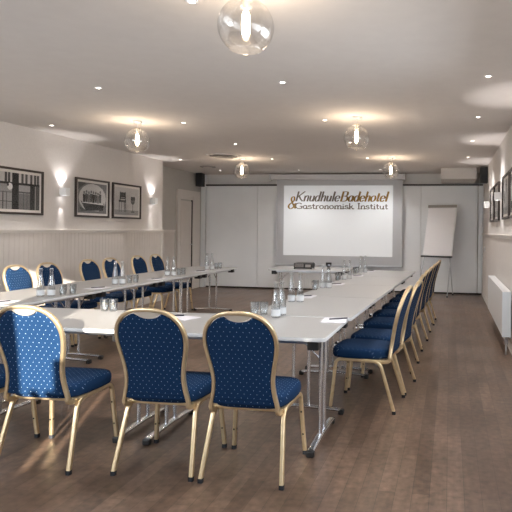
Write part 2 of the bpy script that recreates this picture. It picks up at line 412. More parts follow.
# ------------------------------------------------------------------ pictures
def picture(y0, y1, z0, z1, side, label, art, group):
    w, h = y1 - y0, z1 - z0
    # local frame: u along +Y, z up, depth out of the wall along sgn X
    sg = 1 if side == 'L' else -1; X = XL if side == 'L' else XR
    p = empty('framed_picture', (X, (y0 + y1) / 2, z0)); tag(p, label, 'picture', group)
    def bx(bm, u0, u1, a, b, d0, d1): box(bm, min(sg * d0, sg * d1), max(sg * d0, sg * d1), u0 - w / 2, u1 - w / 2, a, b)
    bm = bmesh.new(); t = .028
    bx(bm, 0, w, 0, t, .002, .034); bx(bm, 0, w, h - t, h, .002, .034); bx(bm, 0, t, t, h - t, .002, .034); bx(bm, w - t, w, t, h - t, .002, .034)
    new('frame', bm, M['frame'], p, bevel=.003)
    bm = bmesh.new(); bx(bm, t - .002, w - t + .002, t - .002, h - t + .002, .004, .014); new('mat', bm, M['mat_board'], p)
    q = t + .035; W2, H2 = w - 2 * q, h - 2 * q
    bm = bmesh.new(); bx(bm, q, w - q, q, h - q, .014, .0155)
    pr = new('print', bm, [M['g3'], M['g0'], M['g1'], M['g2'], M['g4'], M['g5']], p)
    bm = bmesh.new()
    def poly(pts, mi, lay=0):
        d = sg * (.0162 + lay * .0004)
        vs = [bm.verts.new((d, q - w / 2 + a * W2, q + b * H2)) for a, b in pts]
        try: bm.faces.new(vs).material_index = mi
        except Exception: pass
    def rect(a, b, c, d, mi, lay=0): poly([(a, c), (b, c), (b, d), (a, d)], mi, lay)
    def disc(a, b, r, mi, lay=0, asp=None):
        asp = asp or W2 / H2; poly([(a + r * math.cos(k * PI / 8), b + r * asp * math.sin(k * PI / 8)) for k in range(16)], mi, lay)
    art(rect, poly, disc)
    new('print_image', bm, [M['g3'], M['g0'], M['g1'], M['g2'], M['g4'], M['g5']], pr)
    bm = bmesh.new(); bx(bm, t - .001, w - t + .001, t - .001, h - t + .001, .022, .024); new('glazing', bm, M['pic_glass'], p)
    return p
# material slots: 0 mid, 1 black, 2 very dark, 3 dark, 4 light, 5 white
def art_room(rect, poly, disc):
    rect(0, 1, 0, 1, 0); rect(0, 1, .72, 1, 4, 1); rect(0, 1, .68, .74, 1, 2)
    for a in (.02, .13, .30, .36, .62, .70, .80, .88, .94): rect(a, a + .045, .74, 1, 2, 2)
    rect(0, .12, 0, .7, 1, 2); rect(.14, .2, 0, .7, 2, 2); rect(.44, .57, 0, 1, 1, 3); rect(.80, .9, 0, .68, 1, 2); rect(.92, 1, 0, .68, 2, 2)
    rect(.20, .44, .45, .48, 3, 2); rect(.26, .28, 0, .48, 2, 3); rect(.57, .8, .46, .5, 2, 2); rect(.57, .8, 0, .44, 3, 1)
    for a in (.33, .66, .73): rect(a, a + .012, 0, .46, 2, 3)
    disc(.40, .62, .05, 5, 4); disc(.36, .66, .02, 2, 5); rect(.2, .44, .2, .22, 2, 3)
def art_boat(rect, poly, disc):
    rect(0, 1, 0, 1, 3); disc(.5, .5, .48, 4, 1, 1); poly([(0, 1), (.28, 1), (0, .75)], 2, 2); poly([(1, 1), (.7, 1), (1, .8)], 3, 2)
    poly([(.08, .40), (.2, .34), (.80, .30), (.92, .36), (.86, .10), (.26, .08)], 1, 4); poly([(.12, .36), (.9, .32), (.9, .29), (.14, .33)], 5, 5)
    r = random.Random(3)
    for k in range(8):
        a = .20 + k * .08; b = .34 + .02 * (k % 2); hh = .36 + .06 * r.random()
        poly([(a - .035, b), (a + .035, b), (a + .045, b + hh * .7), (a - .045, b + hh * .75)], (1, 2, 3, 2)[k % 4], 3); disc(a, b + hh * .88, .032, 3, 4)
    poly([(.0, .12), (1, .05), (1, 0), (0, 0)], 3, 3); poly([(.05, .2), (.3, .08), (.1, .05)], 2, 5)
def art_chair(rect, poly, disc):
    rect(0, 1, 0, 1, 4); rect(0, 1, 0, .17, 0, 1); rect(0, 1, .165, .175, 3, 2)
    rect(.22, .42, .58, .82, 1, 3); rect(.24, .40, .62, .64, 4, 4); rect(.20, .23, .5, .84, 2, 3); rect(.41, .44, .5, .84, 2, 3)
    rect(.16, .45, .46, .54, 1, 4); 
    for a in (.17, .25, .38, .43): rect(a, a + .022, .10, .48, 2, 3)
    disc(.74, .54, .09, 3, 3); disc(.70, .62, .05, 2, 4); disc(.79, .62, .05, 2, 4); rect(.68, .80, .42, .50, 2, 4)
    rect(.73, .75, .14, .44, 2, 3); rect(.67, .81, .10, .14, 2, 3)
def art_mirrorless(rect, poly, disc):
    rect(0, 1, 0, 1, 4); rect(.0, 1, 0, .2, 0, 1); rect(.42, .52, .1, 1, 2, 2); rect(.1, .3, .2, .7, 0, 2); disc(.75, .5, .12, 3, 2)
gl = 'black framed photographs on the left wall'; gr = 'black framed pictures on the right wall'
picture(5.98, 6.98, 1.535, 2.12, 'L', 'framed black and white picture of a room interior, at the left photo edge', art_room, gl)
picture(7.66, 8.50, 1.535, 2.12, 'L', 'framed black and white picture of people standing in a boat, left wall', art_boat, gl)
picture(8.60, 9.46, 1.535, 2.12, 'L', 'framed black and white picture of a chair beside a plant stand, left wall', art_chair, gl)
picture(9.50, 10.32, 1.55, 2.12, 'R', 'dark framed picture on the right wall, the one farthest back', art_chair, gr)
picture(8.58, 9.40, 1.55, 2.12, 'R', 'dark framed picture on the right wall just behind the white wall lamp', art_mirrorless, gr)
picture(7.10, 7.95, 1.55, 2.12, 'R', 'dark framed picture on the right wall nearer than the white wall lamp', art_mirrorless, gr)
picture(6.18, 7.02, 1.55, 2.12, 'R', 'dark framed picture at the right edge of the photo, nearest on the right wall', art_boat, gr)

# ------------------------------------------------------------------ wall sconces
def spot(name, loc, rot, power, ang, blend, col, size=.03):
    l = bpy.data.lights.new(name, 'SPOT'); l.energy = power; l.spot_size = ang; l.spot_blend = blend; l.color = col; l.shadow_soft_size = size
    o = bpy.data.objects.new(name, l); COL.objects.link(o); o.location = loc; o.rotation_euler = rot; return o
def sconce(X, sg, y, z, label):
    s_ = empty('wall_lamp', (X, y, z)); tag(s_, label, 'wall lamp', 'white up and down wall lamps')
    bm = bmesh.new(); a, b = sorted((sg * .02, sg * .11)); t = .006
    box(bm, a, b, -.045, -.045 + t, -.055, .055); box(bm, a, b, .045 - t, .045, -.055, .055)
    box(bm, a, a + t, -.045 + t, .045 - t, -.055, .055); box(bm, b - t, b, -.045 + t, .045 - t, -.055, .055)
    box(bm, a + t, b - t, -.045 + t, .045 - t, -.006, .006)
    new('body', bm, M['white_metal'], s_)
    a2, b2 = sorted((0, sg * .02)); obox('wall_plate', (a2, b2, -.035, .035, -.04, .04), M['white_metal'], s_)
    for dz in (-1, 1):
        obox('lens', (a + .012, b - .012, -.03, .03, dz * .03 - .004, dz * .03 + .004), M['sconce_lens'], s_)
    c = X + sg * .072
    tilt = .10 * sg
    spot('sconce_up_light', (c, y, z + .045), (PI, tilt * -1.0, 0), 5.5, math.radians(90), .5, (1, .93, .90), .012)
    spot('sconce_down_light', (c, y, z - .045), (0, tilt, 0), 5, math.radians(34), .4, (1, .93, .90), .012)
sconce(XL, 1, 4.9, 1.88, 'white cube wall lamp on the left wall, nearest the camera')
sconce(XL, 1, 7.37, 1.88, 'white cube wall lamp left of the boat picture on the left wall')
sconce(XL, 1, 9.85, 1.88, 'white cube wall lamp on the left wall beyond the picture of the chair')
sconce(XR, -1, 5.6, 1.88, 'white cube wall lamp on the right wall, nearest the camera')
sconce(XR, -1, 8.22, 1.88, 'white cube wall lamp on the right wall between the framed pictures')
sconce(XR, -1, 10.75, 1.88, 'white cube wall lamp on the right wall near the back corner')

# ------------------------------------------------------------------ ceiling lights
rows = [3.07, 4.86, 6.58, 8.30, 10.1, 12.0]; cols = [-5.0, -3.22, -1.46, .30]
cn = ['leftmost', 'second from left', 'second from right', 'rightmost']
rn = ['nearest row', 'second nearest row', 'third nearest row', 'fourth nearest row', 'second farthest row', 'farthest row by the back wall']
proto = None
for j, y in enumerate(rows):
    for i, x in enumerate(cols):
        if j == 5 and i == 3: continue
        if proto is None:
            d_ = empty('ceiling_downlight'); proto = d_
            bm = bmesh.new(); lathe(bm, [(.018, -.002), (.030, -.006), (.036, -.002), (.036, 0)], n=24, cap0=False, cap1=False); new('trim_ring', bm, M['white_metal'], d_, True)
            bm = bmesh.new(); lathe(bm, [(.0185, -.004), (.0185, -.001)], n=20); new('lens', bm, M['down'], d_)
        else: d_ = copy_tree(proto)
        d_.location = (x, y, ZC)
        tag(d_, 'small recessed ceiling spotlight, %s in the %s' % (cn[i], rn[j]), 'ceiling light', 'recessed ceiling spotlights')
        spot('downlight_beam', (x, y, ZC - .012), (0, 0, 0), (18 if i == 0 else 32), math.radians(72 if i == 0 else 130), .8, (1, .955, .925), .03)

def pendant(x, y, label):
    p = empty('pendant_lamp', (x, y, ZC)); tag(p, label, 'pendant lamp', 'clear glass globe pendant lamps')
    bm = bmesh.new(); lathe(bm, [(.055, 0), (.055, -.018), (.045, -.026), (.006, -.03)], n=28); new('ceiling_rose', bm, M['white_metal'], p, True)
    bm = bmesh.new(); lathe(bm, [(.003, -.03), (.003, -.1)], n=8); new('cord', bm, M['white_metal'], p, True)
    bm = bmesh.new(); R = .145; cz = -.235
    pr = []
    a0, a1 = math.acos(.96), PI - math.asin(.085 / R)
    n = 22
    for k in range(n + 1):
        a = .22 + (a1 - .22) * k / n; pr.append((R * math.sin(a), cz + R * math.cos(a)))
    pr.append((.083, pr[-1][1] - .006))
    inner = [(max(r - .003, .002), z) for r, z in pr]
    lathe(bm, pr, n=40, cap0=False, cap1=False); new('glass_globe', bm, M['globe'], p, True)
    bm = bmesh.new(); lathe(bm, [(.002, -.075), (.034, -.08), (.034, -.1), (.018, -.105), (.018, -.145), (.004, -.146)], n=20); new('lamp_holder', bm, M['grip'], p, True)
    b_ = new('bulb', (lambda bm: (lathe(bm, [(.008, -.147), (.019, -.17), (.023, -.22), (.021, -.27), (.010, -.292), (.002, -.295)], n=16), bm)[1])(bmesh.new()), M['bulb'], p, True)
    l = bpy.data.lights.new('pendant_light', 'POINT'); l.energy = 5.5; l.color = (1, .80, .60); l.shadow_soft_size = .03
    o = bpy.data.objects.new('pendant_light', l); COL.objects.link(o); o.location = (x, y, ZC - .33)
pendant(-1.06, 2.86, 'clear glass globe pendant lamp at the top edge of the photo')
pendant(-1.06, 6.45, 'clear glass globe pendant lamp, middle one above the right run of tables')
pendant(-1.04, 10.1, 'clear glass globe pendant lamp in front of the upper right corner of the screen')
pendant(-3.75, 6.45, 'clear glass globe pendant lamp above the left run of tables, nearer one')
pendant(-3.75, 10.0, 'clear glass globe pendant lamp beside the round ceiling vent')

v_ = empty('ceiling_vent', (-3.92, 9.55, ZC)); tag(v_, 'round ringed air vent in the ceiling beside the far left pendant lamp', 'vent')
bm = bmesh.new(); lathe(bm, [(.30, 0), (.30, -.012), (.25, -.022), (.25, -.005)], n=40, cap0=False, cap1=False); new('outer_ring', bm, M['ceiling'], v_, True)
for r in (.20, .14, .08):
    bm = bmesh.new(); lathe(bm, [(r, -.008), (r + .035, -.030), (r + .04, -.028), (r + .006, -.004)], n=36, cap0=False, cap1=False); new('louvre_ring', bm, M['grille'], v_, True)
bm = bmesh.new(); lathe(bm, [(.25, -.002), (.25, -.004)], n=36); new('duct_plate', bm, M['rail'], v_)
v_ = empty('ceiling_vent', (-4.98, 11.3, ZC)); tag(v_, 'small flat round vent in the ceiling near the left loudspeaker', 'vent')
bm = bmesh.new(); lathe(bm, [(.16, 0), (.16, -.012), (.13, -.018), (.11, -.016)], n=32); new('disc', bm, M['grille'], v_, True)
bm = bmesh.new(); lathe(bm, [(.09, -.016), (.09, -.026), (.02, -.03)], n=28); new('centre_plate', bm, M['ceiling'], v_, True)

# ------------------------------------------------------------------ radiator
r_ = empty('radiator', (XR, 7.87, 0)); tag(r_, 'long white panel radiator low on the right wall', 'radiator')
a, b = -1.22, 1.22
obox('front_panel', (-.125, -.110, a, b, .20, .70), M['white_metal'], r_, .006)
obox('rear_panel', (-.045, -.030, a, b, .20, .70), M['white_metal'], r_, .006)
bm = bmesh.new()
for k in range(40): box(bm, -.108, -.047, a + .03 + k * .06, a + .036 + k * .06, .24, .66)
new('convector_fins', bm, M['white_metal'], r_)
bm = bmesh.new()
for k in range(60): box(bm, -.118, -.036, a + .02 + k * .0401, a + .04 + k * .0401, .70, .706)
box(bm, -.125, -.03, a, a + .02, .70, .708); box(bm, -.125, -.03, b - .02, b, .70, .708); box(bm, -.127, -.117, a, b, .70, .708); box(bm, -.04, -.03, a, b, .70, .708)
new('top_grille', bm, M['white_metal'], r_)
for y in (a - .006, b): obox('side_panel', (-.127, -.03, y, y + .006, .20, .706), M['rad_end'], r_)
bm = bmesh.new(); sweep(bm, [(-.08, a + .05, .20), (-.08, a + .05, .16), (-.08, a + .02, .10), (-.08, a + .02, .0)], CIRC(.010)); new('pipe', bm, M['steel'], r_, True)
bm = bmesh.new(); lathe(bm, [(.018, .11), (.022, .12), (.022, .16), (.016, .165)], cx=-.08, cy=a + .03, n=16); new('valve', bm, M['steel'], r_, True)
for y in (-.8, .8): obox('bracket', (-.03, 0, y - .02, y + .02, .25, .65), M['white_metal'], r_)

# ------------------------------------------------------------------ tables
TH = .74
def table_proto():
    t = empty('folding_table')
    L_, D_ = 1.27, .80
    bm = bmesh.new(); r = .035; pts = []
    for cx, cy, a0 in ((L_ / 2 - r, D_ / 2 - r, 0), (-L_ / 2 + r, D_ / 2 - r, PI / 2), (-L_ / 2 + r, -D_ / 2 + r, PI), (L_ / 2 - r, -D_ / 2 + r, 1.5 * PI)):
        for k in range(5): a = a0 + k * PI / 8; pts.append((cx + r * math.cos(a), cy + r * math.sin(a)))
    def slab(bm, s, z0, z1, z2=None):
        lo = [bm.verts.new((x * s, y * s, z0)) for x, y in pts]; hi = [bm.verts.new((x * s, y * s, z1)) for x, y in pts]
        bm.faces.new(lo[::-1]); bm.faces.new(hi)
        for k in range(len(pts)): bm.faces.new((lo[k], lo[(k + 1) % len(pts)], hi[(k + 1) % len(pts)], hi[k]))
    slab(bm, .997, TH - .024, TH)
    top = new('tabletop', bm, M['laminate'], t, bevel=.0015)
    bm = bmesh.new(); lo = []; 
    for s, z in ((.9965, TH - .0245), (1.0, TH - .023), (1.0, TH - .0035), (.9965, TH - .0012)):
        lo.append([bm.verts.new((x * s, y * s, z)) for x, y in pts])
    for A, B in zip(lo, lo[1:]):
        for k in range(len(pts)): bm.faces.new((A[k], A[(k + 1) % len(pts)], B[(k + 1) % len(pts)], B[k]))
    new('edge_band', bm, M['edge'], top, True)
    for s in (-1, 1):
        bm = bmesh.new(); sweep(bm, [(-L_ / 2 + .08, s * .30, TH - .040), (L_ / 2 - .08, s * .30, TH - .040)], rprof(.03, .03), ref=(0, 1, 0))
        new('underframe_rail', bm, M['steel'], t, True)
    for s in (-1, 1):
        x = s * (L_ / 2 - .10); bm = bmesh.new(); o_ = 0
        for dy in (-.06, .06): sweep(bm, [(x, dy, .045), (x, dy, TH - .05)], CIRC(.0135), ref=(1, 0, 0))
        sweep(bm, [(x, -.30, TH - .048), (x, .30, TH - .048)], rprof(.03, .026), ref=(1, 0, 0))
        sweep(bm, [(x, -.31, .032), (x, -.27, .036), (x, 0, .046), (x, .27, .036), (x, .31, .032)], rprof(.045, .022, .6), ref=(1, 0, 0))
        for dy in (-.06, .06):   # folding strut
            sweep(bm, [(x, dy, TH - .20), (x - s * .17, dy, TH - .045)], rprof(.014, .006), ref=(0, 1, 0))
        lg = new('leg', bm, M['chrome'], t, True)
        for q in (-1, 1):
            obox('foot_cap', (x - .024, x + .024, q * .315 - .020, q * .315 + .020, 0.0, .040), M['black'], lg, .008)
    for sx in (-1, 1):
        for sy in (-1, 1):
            cx, cy = sx * (L_ / 2 - .085), sy * (D_ / 2 - .09)
            obox('corner_bracket', (cx - .035, cx + .035, cy - .045, cy + .045, TH - .085, TH - .025), M['black'], t, .006)
    return t
tp = table_proto()
first = [True]
def table(x, y, rz, label, group):
    t = tp if first[0] else copy_tree(tp); first[0] = False
    t.location = (x, y, 0); t.rotation_euler = (0, 0, rz); tag(t, label, 'table', group); return t
gt = 'grey folding tables set out in a U'
table(-.72 - .635, 3.72, 0, 'grey folding table forming the near right corner of the U', gt)
table(-.72 - .635 - 1.275, 3.72, 0, 'grey folding table in the middle of the near cross row', gt)
table(-.72 - .635 - 2.55, 3.72, 0, 'grey folding table at the left end of the near cross row', gt)
TY = [4.145 + .64 + k * 1.272 for k in range(4)]
nm = ['nearest', 'second', 'third', 'farthest']
for k, y in enumerate(TY):
    table(-1.085 + k * .045, y, PI / 2 - .0354, 'grey folding table in the right run of the U, %s of its four' % nm[k], gt)
for k, y in enumerate(TY):
    table(-3.91, y, PI / 2, 'grey folding table in the left run of the U, %s of its four' % nm[k], gt)
table(-2.27, 9.36, 0, 'grey folding table standing alone under the screen carrying the projector', gt)

# ------------------------------------------------------------------ banquet chairs
def back_y(z):
    t = max(0, min(1, (z - .42) / .53)); return -.205 - .125 * t + .02 * math.sin(PI * t)
HALF = [(.185, .40), (.176, .44), (.164, .50), (.160, .56), (.168, .63), (.182, .70), (.190, .765), (.185, .82), (.163, .872), (.125, .911), (.068, .934), (.0, .940)]
def chair_proto():
    c = empty('banquet_chair')
    half = cat([(x * 1.045, 0, z) for x, z in HALF], 4)
    path = [Vector((p.x, 0, p.z)) for p in half] + [Vector((-p.x, 0, p.z)) for p in half[-2::-1]]
    pts = []
    for p in path: pts.append((p.x, back_y(p.z), p.z))
    for s in (1, -1):
        ext = cat([(s * .190, -.085, .379), (s * .190, -.135, .377), (s * .189, -.185, .383), (s * .187, -.206, .397)], 4)
        if s == 1: pts = [tuple(e) for e in ext] + pts[1:]
        else: pts = pts[:-1] + [tuple(e) for e in ext[::-1]]
    bm = bmesh.new(); sweep(bm, pts, [(b, a) for a, b in ribbed(.024, .032)], ref=(0, 1, 0), caps=True)
    # keep the section's side axis stable: rebuilt with a mixed reference through the bottom bend
    bm.free(); bm = bmesh.new(); P_ = [Vector(p) for p in pts]; prof = ribbed(.021, .029); rings = []
    for i, p in enumerate(P_):
        t = (P_[min(i + 1, len(P_) - 1)] - P_[max(i - 1, 0)]).normalized()
        n_ = Vector((0, 1, .0)) + Vector((0, -.33, 1)) * 0
        out = Vector((p.x, 0, (p.z - .74) if p.z > .74 else 0))
        out = out.normalized() if out.length > 1e-4 else Vector((0, 0, 1))
        s_ = (out - t * out.dot(t)).normalized(); b_ = t.cross(s_)
        rings.append([bm.verts.new(p + s_ * a + b_ * b) for a, b in prof])
    for A, B in zip(rings, rings[1:]):
        for k in range(len(prof)): bm.faces.new((A[k], A[(k + 1) % len(prof)], B[(k + 1) % len(prof)], B[k]))
    bm.faces.new(rings[0][::-1]); bm.faces.new(rings[-1])
    new('back_frame', bm, M['gold'], c, True, angle=.9)
    # backrest pad
    inner = [(p.x - .010 if p.x > .012 else p.x, p.z - (.010 if p.z > .86 else 0)) for p in half if p.z > .425]
    right = [(x, z) for x, z in inner if not (x < .080 and z > .85)]
    notch = [(.078, .915), (.062, .902), (.045, .894), (.022, .889), (0, .887), (-.022, .889), (-.045, .894), (-.062, .902), (-.078, .915)]
    outl = [(.162, .424)] + right + notch + [(-x, z) for x, z in right[::-1]] + [(-.162, .424)]
    bot = [(-.162 + .324 * k / 8, .422) for k in range(1, 8)]
    outl += bot
    bm = bmesh.new(); cz = .66; K = [1, .985, .95, .88, .75, .55, .3]
    th = [.008, .015, .019, .022, .025, .027, .028]
    for sg in (1, -1):
        rg = []
        for kk, tt in zip(K, th):
            ring = []
            for x, z in outl:
                X, Z = x * kk, cz + (z - cz) * kk
                seam = .006 * math.exp(-((Z - .458) / .006) ** 2)
                ring.append(bm.verts.new((X, back_y(Z) + sg * (tt * (1 if sg > 0 else .62) - (seam if kk < .99 else 0)), Z)))
            rg.append(ring)
        n = len(outl)
        for A, B in zip(rg, rg[1:]):
            for k in range(n): bm.faces.new((A[k], A[(k + 1) % n], B[(k + 1) % n], B[k]) if sg > 0 else (A[k], B[k], B[(k + 1) % n], A[(k + 1) % n]))
        cv = bm.verts.new((0, back_y(cz) + sg * .028 * (1 if sg > 0 else .62), cz))
        for k in range(n): bm.faces.new((rg[-1][k], rg[-1][(k + 1) % n], cv))
        if sg > 0: front = rg[0]
        else:
            for k in range(n): bm.faces.new((front[k], rg[0][k], rg[0][(k + 1) % n], front[(k + 1) % n]))
    bp = new('backrest', bm, M['fabric'], c, True, angle=1.2)
    # piped seam across the back of the pad
    bm = bmesh.new(); sweep(bm, [(x / 20 * .152, back_y(.462) - .0175, .462) for x in range(-20, 21)], CIRC(.0028, 8), ref=(0, 0, 1)); new('piping', bm, M['fabric'], bp, True)
    # hand grip plate in the notch
    bm = bmesh.new(); up = [(x, .928 - .9 * x * x) for x in [-.07 + .14 * k / 10 for k in range(11)]]; lo_ = [(x, .889 + 5.0 * x * x) for x in [-.07 + .14 * k / 10 for k in range(11)]]
    for dy in (0,):
        A = [[bm.verts.new((x, back_y(z) + d, z)) for x, z in up] for d in (-.004, .004)]; B = [[bm.verts.new((x, back_y(z) + d, min(z, .925))) for x, z in lo_] for d in (-.004, .004)]
        for k in range(10):
            for q in (0, 1): bm.faces.new((A[q][k], A[q][k + 1], B[q][k + 1], B[q][k]))
            bm.faces.new((B[0][k], B[0][k + 1], B[1][k + 1], B[1][k])); bm.faces.new((A[0][k], A[0][k + 1], A[1][k + 1], A[1][k]))
    g_ = new('hand_grip', bm, M['grip'], c, True); g_['label'] = 'pale metal hand grip plate'
    # seat cushion
    bm = bmesh.new(); n = 44
    def so(k, s):
        a = 2 * PI * k / n; cs, sn = math.cos(a), math.sin(a); e = .42
        x = math.copysign(abs(cs) ** e, cs); y = math.copysign(abs(sn) ** e, sn)
        w_ = .222 if y > 0 else .222 - .022 * min(1, -y)
        return (x * w_ * s, .038 + y * .228 * s)
    lay = [(.90, .398), (.975, .400), (.995, .412), (1, .43), (.994, .448), (.972, .462), (.92, .471), (.80, .477), (.6, .480), (.3, .481)]
    rg = [[bm.verts.new((*so(k, s), z)) for k in range(n)] for s, z in lay]
    for A, B in zip(rg, rg[1:]):
        for k in range(n): bm.faces.new((A[k], A[(k + 1) % n], B[(k + 1) % n], B[k]))
    bm.faces.new(rg[0][::-1]); bm.faces.new(rg[-1])
    new('seat', bm, M['fabric'], c, True, angle=1.2)
    # seat frame
    bm = bmesh.new(); rp = rprof(.022, .026, .5)
    for s in (1, -1): sweep(bm, [(s * .196, -.14, .382), (s * .200, 0, .384), (s * .202, .18, .386)], ribbed(.024, .026), ref=(1, 0, 0))
    for y in (-.13, .18): sweep(bm, [(-.195, y, .384), (.195, y, .384)], rp, ref=(0, 0, 1))
    new('seat_frame', bm, M['gold'], c, True, angle=.9)
    for s in (1, -1):
        for fr in (1, 0):
            bm = bmesh.new()
            if fr: pp = cat([(s * .202, .13, .386), (s * .203, .185, .385), (s * .206, .212, .365), (s * .208, .220, .33), (s * .218, .234, .17), (s * .229, .249, .018)], 5)
            else: pp = cat([(s * .200, -.06, .383), (s * .201, -.105, .378), (s * .203, -.135, .352), (s * .206, -.150, .32), (s * .217, -.198, .17), (s * .228, -.247, .018)], 5)
            sweep(bm, pp, ribbed(.025, .025), ref=(1, 0, 0), mi=0)
            if fr:
                for z in (.27, .13):   # dark stacking bolts on the inner and rear faces
                    y = .2475 - (z - .018) * .093; xx = s * (.229 - (z - .018) * .0665)
                    for face in (0, 1):
                        ring = []
                        for k in range(10):
                            a = 2 * PI * k / 10
                            for d in (0,): ring.append(bm.verts.new((xx + .006 * math.cos(a), y - .0145, z + .006 * math.sin(a)) if face == 0 else (xx - s * .0145, y + .006 * math.cos(a), z + .006 * math.sin(a))))
                        bm.faces.new(ring).material_index = 1
            lg = new('leg', bm, [M['gold'], M['black']], c, True, angle=.9)
            e = pp[-1]; bm = bmesh.new(); sweep(bm, [(e.x, e.y, 0.0), (e.x, e.y, .024)], rprof(.027, .027), ref=(1, 0, 0)); new('rubber_foot', bm, M['rubber'], lg, True)
    return c
cp = chair_proto(); cf = [True]
def chair(x, y, rz, label, group):
    c = cp if cf[0] else copy_tree(cp); cf[0] = False
    c.location = (x, y, 0); c.rotation_euler = (0, 0, rz); tag(c, label, 'chair', group); return c
g1 = 'blue dotted banquet chairs in the near row'
chair(-1.095, 3.20, 0.0, 'blue dotted gold-framed chair, rightmost in the near row with backs to the camera', g1)
chair(-1.615, 3.205, .02, 'blue dotted gold-framed chair in the middle of the three large near chairs', g1)
chair(-2.32, 3.155, .03, 'sunlit blue dotted gold-framed chair, leftmost of the three large near chairs', g1)
chair(-2.88, 3.14, .03, 'blue chair in the near row almost wholly cut off by the left photo edge', g1)
ys = [4.55, 5.08, 5.81, 6.42, 7.07, 7.69, 8.30, 8.84]; xf = [-.40, -.34, -.335, -.315, -.28, -.25, -.215, -.19]
on = ['nearest the camera', 'second from the near end', 'third from the near end', 'fourth from the near end', 'fourth from the far end', 'third from the far end', 'second from the far end', 'at the far end by the flipchart']
for k in range(8):
    chair(xf[k] - .228 - .007 * k, ys[k] + .01, PI / 2 - .10 + (.02, -.02, .01, .03, -.01, .02, 0, .02)[k], 'navy chair side-on in the right-hand row, ' + on[k], 'navy banquet chairs along the right run of tables')
yl = [5.80, 6.32, 7.12, 7.63, 8.37, 8.93]
ol = ['sunlit and nearest, at the left photo edge', 'half in sun, second from the left photo edge', 'third from the left photo edge', 'fourth from the left photo edge', 'second from the far end', 'at the far end']
for k in range(6):
    chair(-4.53, yl[k], -PI / 2 + (.0, .0, .0, 0, -.0, .02)[k], 'banquet chair along the panelled left wall, ' + ol[k], 'banquet chairs along the left run of tables')

# ------------------------------------------------------------------ bottles, glasses, pads, pens
def bottle_proto():
    b = empty('water_bottle')
    bm = bmesh.new(); out = [(.029, .0), (.032, .006), (.033, .03), (.032, .08), (.026, .13), (.018, .175), (.014, .205), (.0135, .235), (.0165, .238), (.0165, .25)]
    lathe(bm, out, n=24, cap1=False); new('glass_body', bm, M['glass'], b, True)
    bm = bmesh.new(); lathe(bm, [(.0333, .012), (.0336, .03), (.0333, .060)], n=24, cap0=False, cap1=False); g = new('label_band', bm, M['label'], b, True); g['label'] = 'white band around the base'
    bm = bmesh.new(); lathe(bm, [(.0145, .250), (.0145, .256), (.012, .258)], n=16); new('stopper', bm, M['steel'], b, True)
    return b
def glass_proto():
    g = bmesh.new(); lathe(g, [(.024, .0), (.027, .004), (.032, .045), (.033, .095)], n=24, cap1=False)
    lathe(g, [(.024, .010), (.031, .045), (.0315, .095)], n=24, cap1=False)
    return new('water_glass', g, M['glass'], None, True)
bp_, gp_ = bottle_proto(), glass_proto(); bf, gf = [True], [True]
def bottle(x, y, label):
    b = bp_ if bf[0] else copy_tree(bp_); bf[0] = False; b.location = (x, y, TH + .0005); b.rotation_euler = (0, 0, random.random() * 6); tag(b, label, 'bottle', 'clear water bottles with white bands on the tables')
def glass(x, y, label):
    b = gp_ if gf[0] else copy_tree(gp_); gf[0] = False; b.location = (x, y, TH + .0005); tag(b, label, 'glass', 'water glasses on the tables')
def grp(where, bs, gs):
    sd = ['left', 'right']
    for k, (x, y) in enumerate(bs): bottle(x, y, '%s of two clear bottles %s' % (('left one', 'right one')[k], where))
    for k, (x, y) in enumerate(gs): glass(x, y, '%s of two water glasses %s' % (('left one', 'right one')[k], where))
grp('at the near right corner of the tables', [(-1.245, 4.04), (-1.235, 4.16)], [(-1.44, 4.14), (-1.37, 4.15)])
grp('at the near end of the right table run', [(-1.38, 4.94), (-1.305, 4.96)], [(-1.455, 4.78), (-1.455, 4.88)])
grp('in the second group of the right run', [(-1.38, 6.21), (-1.315, 6.23)], [(-1.43, 6.09), (-1.42, 6.00)])
grp('in the third group of the right run', [(-1.35, 7.36), (-1.30, 7.48)], [(-1.41, 7.27), (-1.40, 7.16)])
grp('at the far end of the right table run', [(-1.33, 8.62), (-1.27, 8.70)], [(-1.37, 8.50), (-1.38, 8.40)])
grp('at the near end of the left table run', [(-3.71, 4.76), (-3.63, 4.80)], [(-3.585, 4.90), (-3.555, 5.00)])
grp('in the middle of the left table run', [(-3.72, 5.97), (-3.65, 6.00)], [(-3.635, 6.12), (-3.615, 6.22)])
grp('on the third table of the left run', [(-3.74, 7.22), (-3.66, 7.24)], [(-3.64, 7.36), (-3.625, 7.46)])
grp('at the far end of the left table run', [(-3.76, 8.54), (-3.69, 8.57)], [(-3.67, 8.70), (-3.65, 8.80)])
glass(-2.61, 4.05, 'left one of two water glasses alone on the near cross row')
glass(-2.54, 4.055, 'right one of two water glasses alone on the near cross row')

def pad(x, y, rz, where, px=.0, py=.03, pr=.9):
    o = obox('notepad', (-.085, .085, -.12, .12, 0, .003), M['paper']); o.location = (x, y, TH + .0005); o.rotation_euler = (0, 0, rz)
    tag(o, 'white paper sheet ' + where, 'paper', 'sheets of paper laid out on the tables')
    p = empty('pen', (x + px, y + py, TH + .0035 + .0055), rz + pr); tag(p, 'dark pen ' + where, 'pen', 'pens laid out on the tables')
    bm = bmesh.new(); sweep(bm, [(-.07, 0, 0), (.055, 0, 0), (.07, 0, 0)], CIRC(.0052), ref=(0, 0, 1)); new('barrel', bm, M['pen'], p, True)
    bm = bmesh.new(); sweep(bm, [(.07, 0, 0), (.08, 0, -.001)], CIRC(.003, 8), ref=(0, 0, 1)); new('tip', bm, M['steel'], p, True)
pad(-.80, 4.00, .1, 'at the right front corner of the table U', .02, .04, .5)
pad(-1.90, 3.86, PI / 2 - .3, 'on the near cross row behind the middle chair', -.07, .05, -.9)
